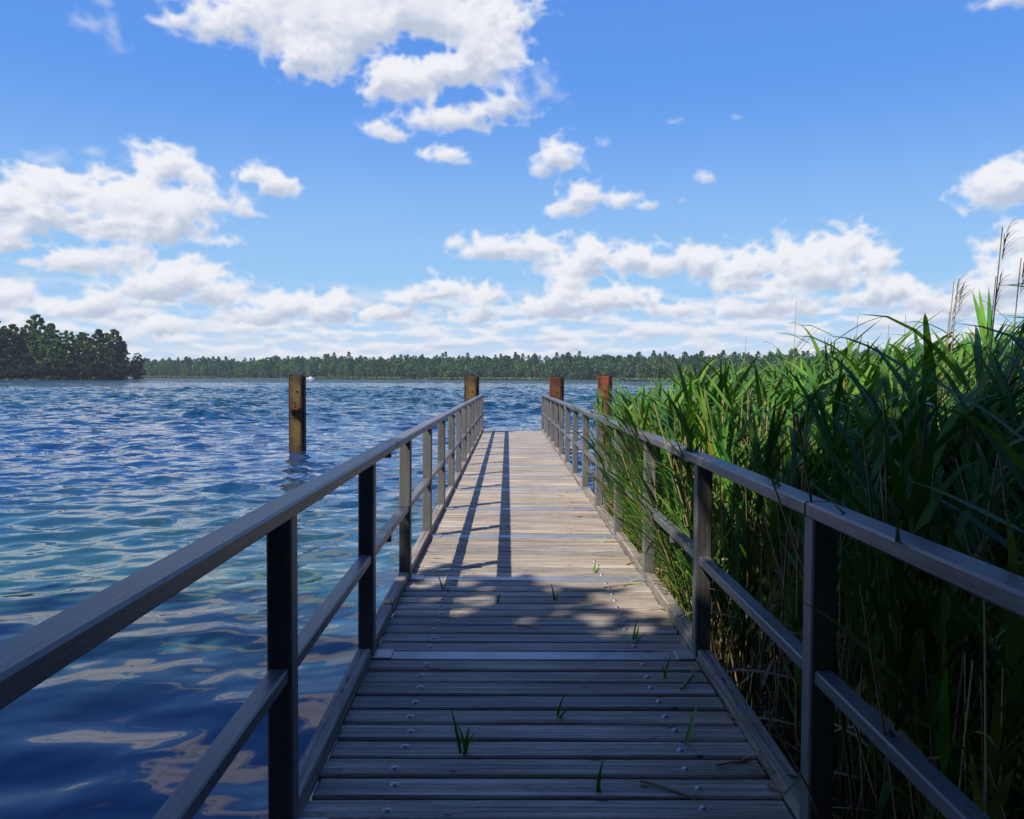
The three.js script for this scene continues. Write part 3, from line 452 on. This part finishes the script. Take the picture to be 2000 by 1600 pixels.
function stemShape(h, lean, r0, r1, sides = 5, segs = 5) { const pts = []; for (let i = 0; i <= segs; i++) pts.push(stemPoint(i / segs, h, lean)); const g = new THREE.TubeGeometry(new THREE.CatmullRomCurve3(pts), segs, 1, sides, false), p = g.attributes.position; for (let s = 0; s <= segs; s++) { const c = stemPoint(s / segs, h, lean), r = lerp(r0, r1, s / segs); for (let k = 0; k <= sides; k++) { const i = s * (sides + 1) + k; p.setXYZ(i, c.x + (p.getX(i) - c.x) * r, c.y + (p.getY(i) - c.y) * r, c.z + (p.getZ(i) - c.z) * r); } } g.computeVertexNormals(); return g; }
// where the leaves sit: height share, turn about the stem (0 = with the wind), length, how steeply
function leafPlan(seed, count, spread) { const R = rng(seed), out = []; for (let i = 0; i < count; i++) { const t = lerp(.30, .99, Math.pow((i + .5) / count, .85)); out.push({ t, turn: (R() + R() - 1) * spread * (i % 2 ? 1 : -1) + (R() < .12 ? Math.PI : 0), len: lerp(.40, .68, R()) * (t > .93 ? .8 : 1), shape: Math.floor(R() * 5), up: (R() - .5) * .3 - (t > .85 ? .2 : 0), mat: R() < .1 ? 3 : Math.floor(R() * 3) }); } return out; }
const bladeShapes = [[.40, .15, .3], [.55, .30, -.5], [.40, .65, .5], [.75, .25, .3], [.50, 1.3, -.4]].map(([a0, b, tw]) => [blade(1, .080, a0, b, tw, 7), blade(1, .084, a0, b, tw, 5, false)]);
const RH = 2.15;                                            // height of a full-grown stalk
const protos = [];
for (let v = 0; v < 6; v++) {
  const lean = .22 + .12 * (v % 3), plan = leafPlan(800 + v, 12 + (v % 3), 1.15), h = RH;
  const whole = [], colored = (g, c) => { const n = g.attributes.position.count, a = new Float32Array(n * 3); for (let i = 0; i < n; i++) a.set(c, i * 3); g.setAttribute('color', new THREE.BufferAttribute(a, 3)); g.deleteAttribute('uv'); return g; };
  whole.push(colored(stemShape(h, lean, .0055, .0025, 4, 4), [.17, .20, .06]));
  const group = new THREE.Group(); mesh('stem', stemShape(h, lean, .006, .0028), reedStem, group);
  for (const l of plan) {
    const p = stemPoint(l.t, h, lean), q = new THREE.Quaternion().setFromEuler(new THREE.Euler(0, l.turn, -.12 + l.up, 'YXZ')), m = new THREE.Matrix4().compose(p, q, new THREE.Vector3(l.len, l.len, l.len * .75 + .12));
    const part = mesh('leaf', bladeShapes[l.shape][0], reedLeaf[l.mat], group); part.position.copy(p); part.quaternion.copy(q); part.scale.set(l.len, l.len, l.len * .75 + .12);
    whole.push(colored(bladeShapes[l.shape][1].clone().applyMatrix4(m), reedLeaf[l.mat].color.toArray()));
  }
  protos.push({ group, whole: mergeGeometries(whole) });
}
function plume(parent, top, seed) { const R = rng(seed), gs = []; for (let i = 0; i < 20; i++) { const t = i / 20, g = blade(.06 + .07 * (1 - t) * R(), .004, .3 + .5 * R(), 1.2, .4, 4, false); g.rotateY((R() - .5) * 2.2).translate(.02 * t, -.15 * (1 - t), 0); gs.push(g); } const m = mesh('plume', mergeGeometries(gs), plumeMat, parent); m.position.copy(top); return m; }
const reedLimit = (x) => 10.6 - .05 * x;                    // how far out the bed reaches
const floorY = -.03;
const ORD = ['', 'first', 'second', 'third', 'fourth', 'fifth', 'sixth', 'seventh', 'eighth', 'ninth', 'tenth', 'eleventh', 'twelfth', 'thirteenth', 'fourteenth', 'fifteenth', 'sixteenth'];
const bayOf = (d) => { const k = clamp(Math.floor((d - POSTS[0]) / BAY), 0, 14); return `${ORD[15 - k]} and ${ORD[16 - k]} posts from the jetty end`; };
// reeds that can be told apart: the edge of the bed along the railing and those standing against the sky
{
  const R = rng(81);
  function reed(label, group, x, d, h, turn, tilt = 0, v = Math.floor(R() * 6)) {
    const t = protos[v].group.clone(); t.name = numbered('reed'); t.userData = { label, category: 'reed', group }; t.position.set(x, floorY, -d); t.rotation.set(0, turn, tilt, 'YZX'); const s = h / RH; t.scale.set(s, s, s); scene.add(t); return t;
  }
  for (let i = 0; i < 92; i++) { const d = lerp(1.3, 10.4, Math.pow(R(), .8)); reed(`green reed along the railing, between its ${bayOf(d)}`, 'reeds along the railing', 1.02 + R() * .5, d, 1.55 + R() * .5 - .035 * d, (R() - .5) * 3.2 - .1, -.02 - R() * .08); }
  for (let i = 0; i < 58; i++) { const d = lerp(4.4, 8.4, R()); reed(`reed leaning through the railing, between its ${bayOf(d)}`, 'reeds leaning over the deck', 1.0 + R() * .14, d, .9 + R() * .95, i % 3 ? Math.PI + (R() - .5) * 2.2 : R() * 6.28, -.0 - R() * .12); }
  for (let i = 0; i < 52; i++) { const d = lerp(2.6, 10.2, R()), x = lerp(1.6, 1.2 + d * .62, R()); reed('tall green reed rising above the bed against the sky', 'tall reeds above the bed', x, d, 1.95 + R() * .4, (R() - .5) * 1.4, -.03 - R() * .08); }
  for (const [px, py, d] of [[1935, 515, 3.0], [1880, 580, 3.2], [1500, 640, 7.0], [1680, 650, 5.5], [1960, 590, 3.6]]) reed('very tall green reed with a long upright blade over the bed', 'tall reeds above the bed', atPx(px, d) - .35, d, EYE + (738 - py) / F * d - .1, .2, -.05, 2);
  const pl = [[1952, 440, 3.4], [1860, 545, 4.2], [1868, 552, 4.0], [1942, 535, 3.9], [1990, 500, 3.5], [1853, 605, 4.4]];
  pl.forEach(([px, py, d], i) => {
    const h = EYE + (738 - py) / F * d - floorY, t = thing('plumed_reed', i ? 'thin dry reed stalk with a drooping dark plume' : 'tallest thin reed stalk, its dark plume drooping over all other reeds', 'reed', 'reeds with plumes', [atPx(px, d) - .10, floorY, -d]);
    mesh('stem', stemShape(h, .10, .0055, .0022), i % 3 ? dryStem : reedStem, t); plume(t, stemPoint(1, h, .10), 820 + i);
    const lf = mesh('leaf', bladeShapes[i % 5][0], reedLeaf[i % 3], t); lf.position.copy(stemPoint(.68, h, .1)); lf.scale.setScalar(.4);
  });
  for (const [px, py, d] of [[1541, 585, 6.5], [1752, 610, 5.2], [1790, 610, 5.0], [1980, 555, 3.6], [1270, 712, 8.6], [1660, 612, 5.8], [1445, 655, 7.4], [1720, 630, 5.4]]) { const h = EYE + (738 - py) / F * d - floorY, t = thing('dry_reed', 'bare dry reed stalk standing above the green bed', 'reed', 'bare dry stalks', [atPx(px, d), floorY, -d]); mesh('stem', stemShape(h, .05, .005, .0016), dryStem, t); const lf = mesh('leaf', bladeShapes[3][0], dryLeaf, t); lf.position.copy(stemPoint(.8, h, .05)); lf.scale.set(.18, .18, .12); }
}
// the rest of the bed reads as one mass
{
  const R = rng(82), bed = new THREE.Group(); bed.name = 'reed_bed'; bed.userData = { kind: 'stuff', label: 'dense bed of green reeds filling the shallow water beside the jetty', category: 'reeds' }; scene.add(bed);
  const mat = new THREE.MeshPhysicalMaterial({ color: 0xffffff, vertexColors: true, roughness: .5, transmission: .42, thickness: 0, side: THREE.DoubleSide, specularIntensity: .35 });
  const m4 = new THREE.Matrix4(), q = new THREE.Quaternion(), col = new THREE.Color(), patch = createNoise2D(rng(83)), e = new THREE.Euler(0, 0, 0, 'YZX');
  const spot = () => { for (;;) { const d = lerp(-1.2, 10.6, R()), x = 1.05 + Math.pow(R(), 1.25) * 11; if (d > reedLimit(x) + patch(x * .8, d * .8) * .5 || x > 3 + Math.max(0, d) * .95 + 1.5) continue; return [x, d]; } };
  for (const { whole } of protos) {
    const N = 600, c = new THREE.InstancedMesh(whole, mat, N); c.name = 'green_stalks'; c.castShadow = c.receiveShadow = true;
    for (let i = 0; i < N; i++) {
      const [x, d] = spot(), edge = smoothstep(x, 1.0, 1.8), s = (.86 + .15 * R() + .10 * smoothstep(x, 1.8, 4.5) + .12 * smoothstep(x, 1.4, 2.4) * (1 - smoothstep(d, 3.0, 6.0)) - .10 * (1 - edge) + .05 * patch(x * .5, d * .5) - .006 * d) * (R() < .2 ? .72 : 1); q.setFromEuler(e.set((R() - .5) * .14, (R() + R() - 1) * 2.3 - .1, -.02 - R() * .12));
      m4.compose(new THREE.Vector3(x, floorY, -d), q, new THREE.Vector3(s, s, s)); c.setMatrixAt(i, m4); const v = .75 + .55 * R(); c.setColorAt(i, col.setRGB(v * (.85 + .4 * R()), v, v * (.8 + .4 * R())));
    }
    bed.add(c);
  }
  const dry = [stemShape(1.5, .12, .0055, .003, 5, 3), stemShape(1.1, -.2, .006, .003, 5, 3), blade(.5, .025, 1.2, 1.4, .8, 5, false)];
  dry.forEach((g, k) => { const N = [2600, 1800, 1800][k], c = new THREE.InstancedMesh(g, k === 2 ? dryLeaf : dryStem, N); c.name = ['dry_stalks', 'bent_stalks', 'dead_leaves'][k]; c.castShadow = c.receiveShadow = true;
    for (let i = 0; i < N; i++) { const [x, d] = spot(), s = .7 + .6 * R(); q.setFromEuler(e.set(0, R() * 6.28, (R() - .5) * .5)); m4.compose(new THREE.Vector3(x, floorY + (k === 2 ? R() * .9 : 0), -d), q, new THREE.Vector3(s, s, s)); c.setMatrixAt(i, m4); const v = .6 + .7 * R(); c.setColorAt(i, col.setRGB(v, v, v)); }
    bed.add(c); });
}
// sprouts between the planks, and bits of reed dropped on the deck
{
  const R = rng(84), onDeck = (px, py) => { const r = pixelDir(px, py); let d = 3; for (let i = 0; i < 20; i++) d = (EYE - deckY(d)) * (-r.z) / -r.y; return [CAMX + r.x / -r.z * d, deckY(d) + .002, -d]; };
  const sprouts = [[868, 1152, .15, [[-.45, 1], [.1, .75], [1.2, .55]], 'pair of short green blades sprouting between two sunlit planks by a steel strip'], [1086, 1172, .14, [[-.4, 1], [.3, .4]], 'single short green blade sprouting in the middle of the planks'], [905, 1472, .18, [[-.45, .9], [.55, .8], [.1, .7], [-.9, .7]], 'forked green sprig sprouting from a dark gap between shaded planks'], [1172, 1545, .13, [[.05, 1], [-.2, .6]], 'small upright green shoot between the planks near scattered straw'], [1092, 1398, .15, [[.2, .8], [.9, .9]], 'thin grass sprout with two blades leaning apart between planks'], [975, 1175, .07, [[.2, 1], [-.3, .8]], 'tiny grass tuft in the rail shadow on the deck'], [1240, 1250, .12, [[.1, 1], [1.1, .9], [.7, .6]], 'green shoot on the deck near the reeds, blades bent over'], [1300, 1325, .12, [[.4, 1], [-.2, .7]], 'short green shoot by the steel strip and the reeds']];
  for (const [px, py, L, blades, label] of sprouts) { const p = onDeck(px, py), t = thing('sprout', label, 'plant', undefined, [p[0], p[1] - .02, p[2]]); blades.forEach(([a, k], i) => { const m = mesh('leaf', blade(L * k * 1.2, .018, .12 + Math.abs(a) * .7, .35 + .3 * R(), .2, 5), reedLeaf[i % 3], t); m.rotation.y = (a < 0 ? Math.PI : 0) + (R() < .5 ? -1 : 1) * (.8 + .4 * R()); m.position.set((i - 1) * .008, 0, 0); }); }
  const straws = [[1180, 1150, .5, .5], [1290, 1215, .42, -.3], [1330, 1350, .45, 1.1], [1420, 1400, .40, -.9], [1460, 1500, .55, -1.0], [1500, 1540, .5, -.85], [1250, 1530, .3, -.5], [1340, 1460, .35, 1.2], [1180, 1060, .4, .2], [1120, 1010, .3, .3], [1150, 1085, .35, -.4], [1225, 1105, .5, 1.0], [1090, 970, .25, .1], [1160, 1120, .2, 1.4], [1400, 1500, .3, .4], [1010, 1225, .18, .2], [1130, 1190, .22, -.2]];
  straws.forEach(([px, py, L, a], i) => { const p = onDeck(px, py), t = thing('fallen_stalk', i % 3 === 1 ? 'fallen green reed leaf lying on the deck planks' : 'dry straw coloured piece of reed lying on the deck planks', 'reed litter', 'bits of reed lying on the deck', [p[0], p[1] + .008, p[2]]); t.rotation.y = a;
    if (i % 3 === 1) mesh('leaf', blade(L, .022, 1.35, .3, .5, 6), reedLeaf[i % 2], t); else { mesh('stem', stemShape(L, .06, .0055, .003).rotateZ(-Math.PI / 2 + .03), dryStem, t); const l = mesh('leaf', blade(L * .6, .012, 1.2, .7, .4, 5), dryLeaf, t); l.position.x = L * .4; } });
}

// ---------------------------------------------------------------- air
scene.fog = new THREE.FogExp2(new THREE.Color(.72, .82, .95), 0.00015);

renderer.render(scene, camera);
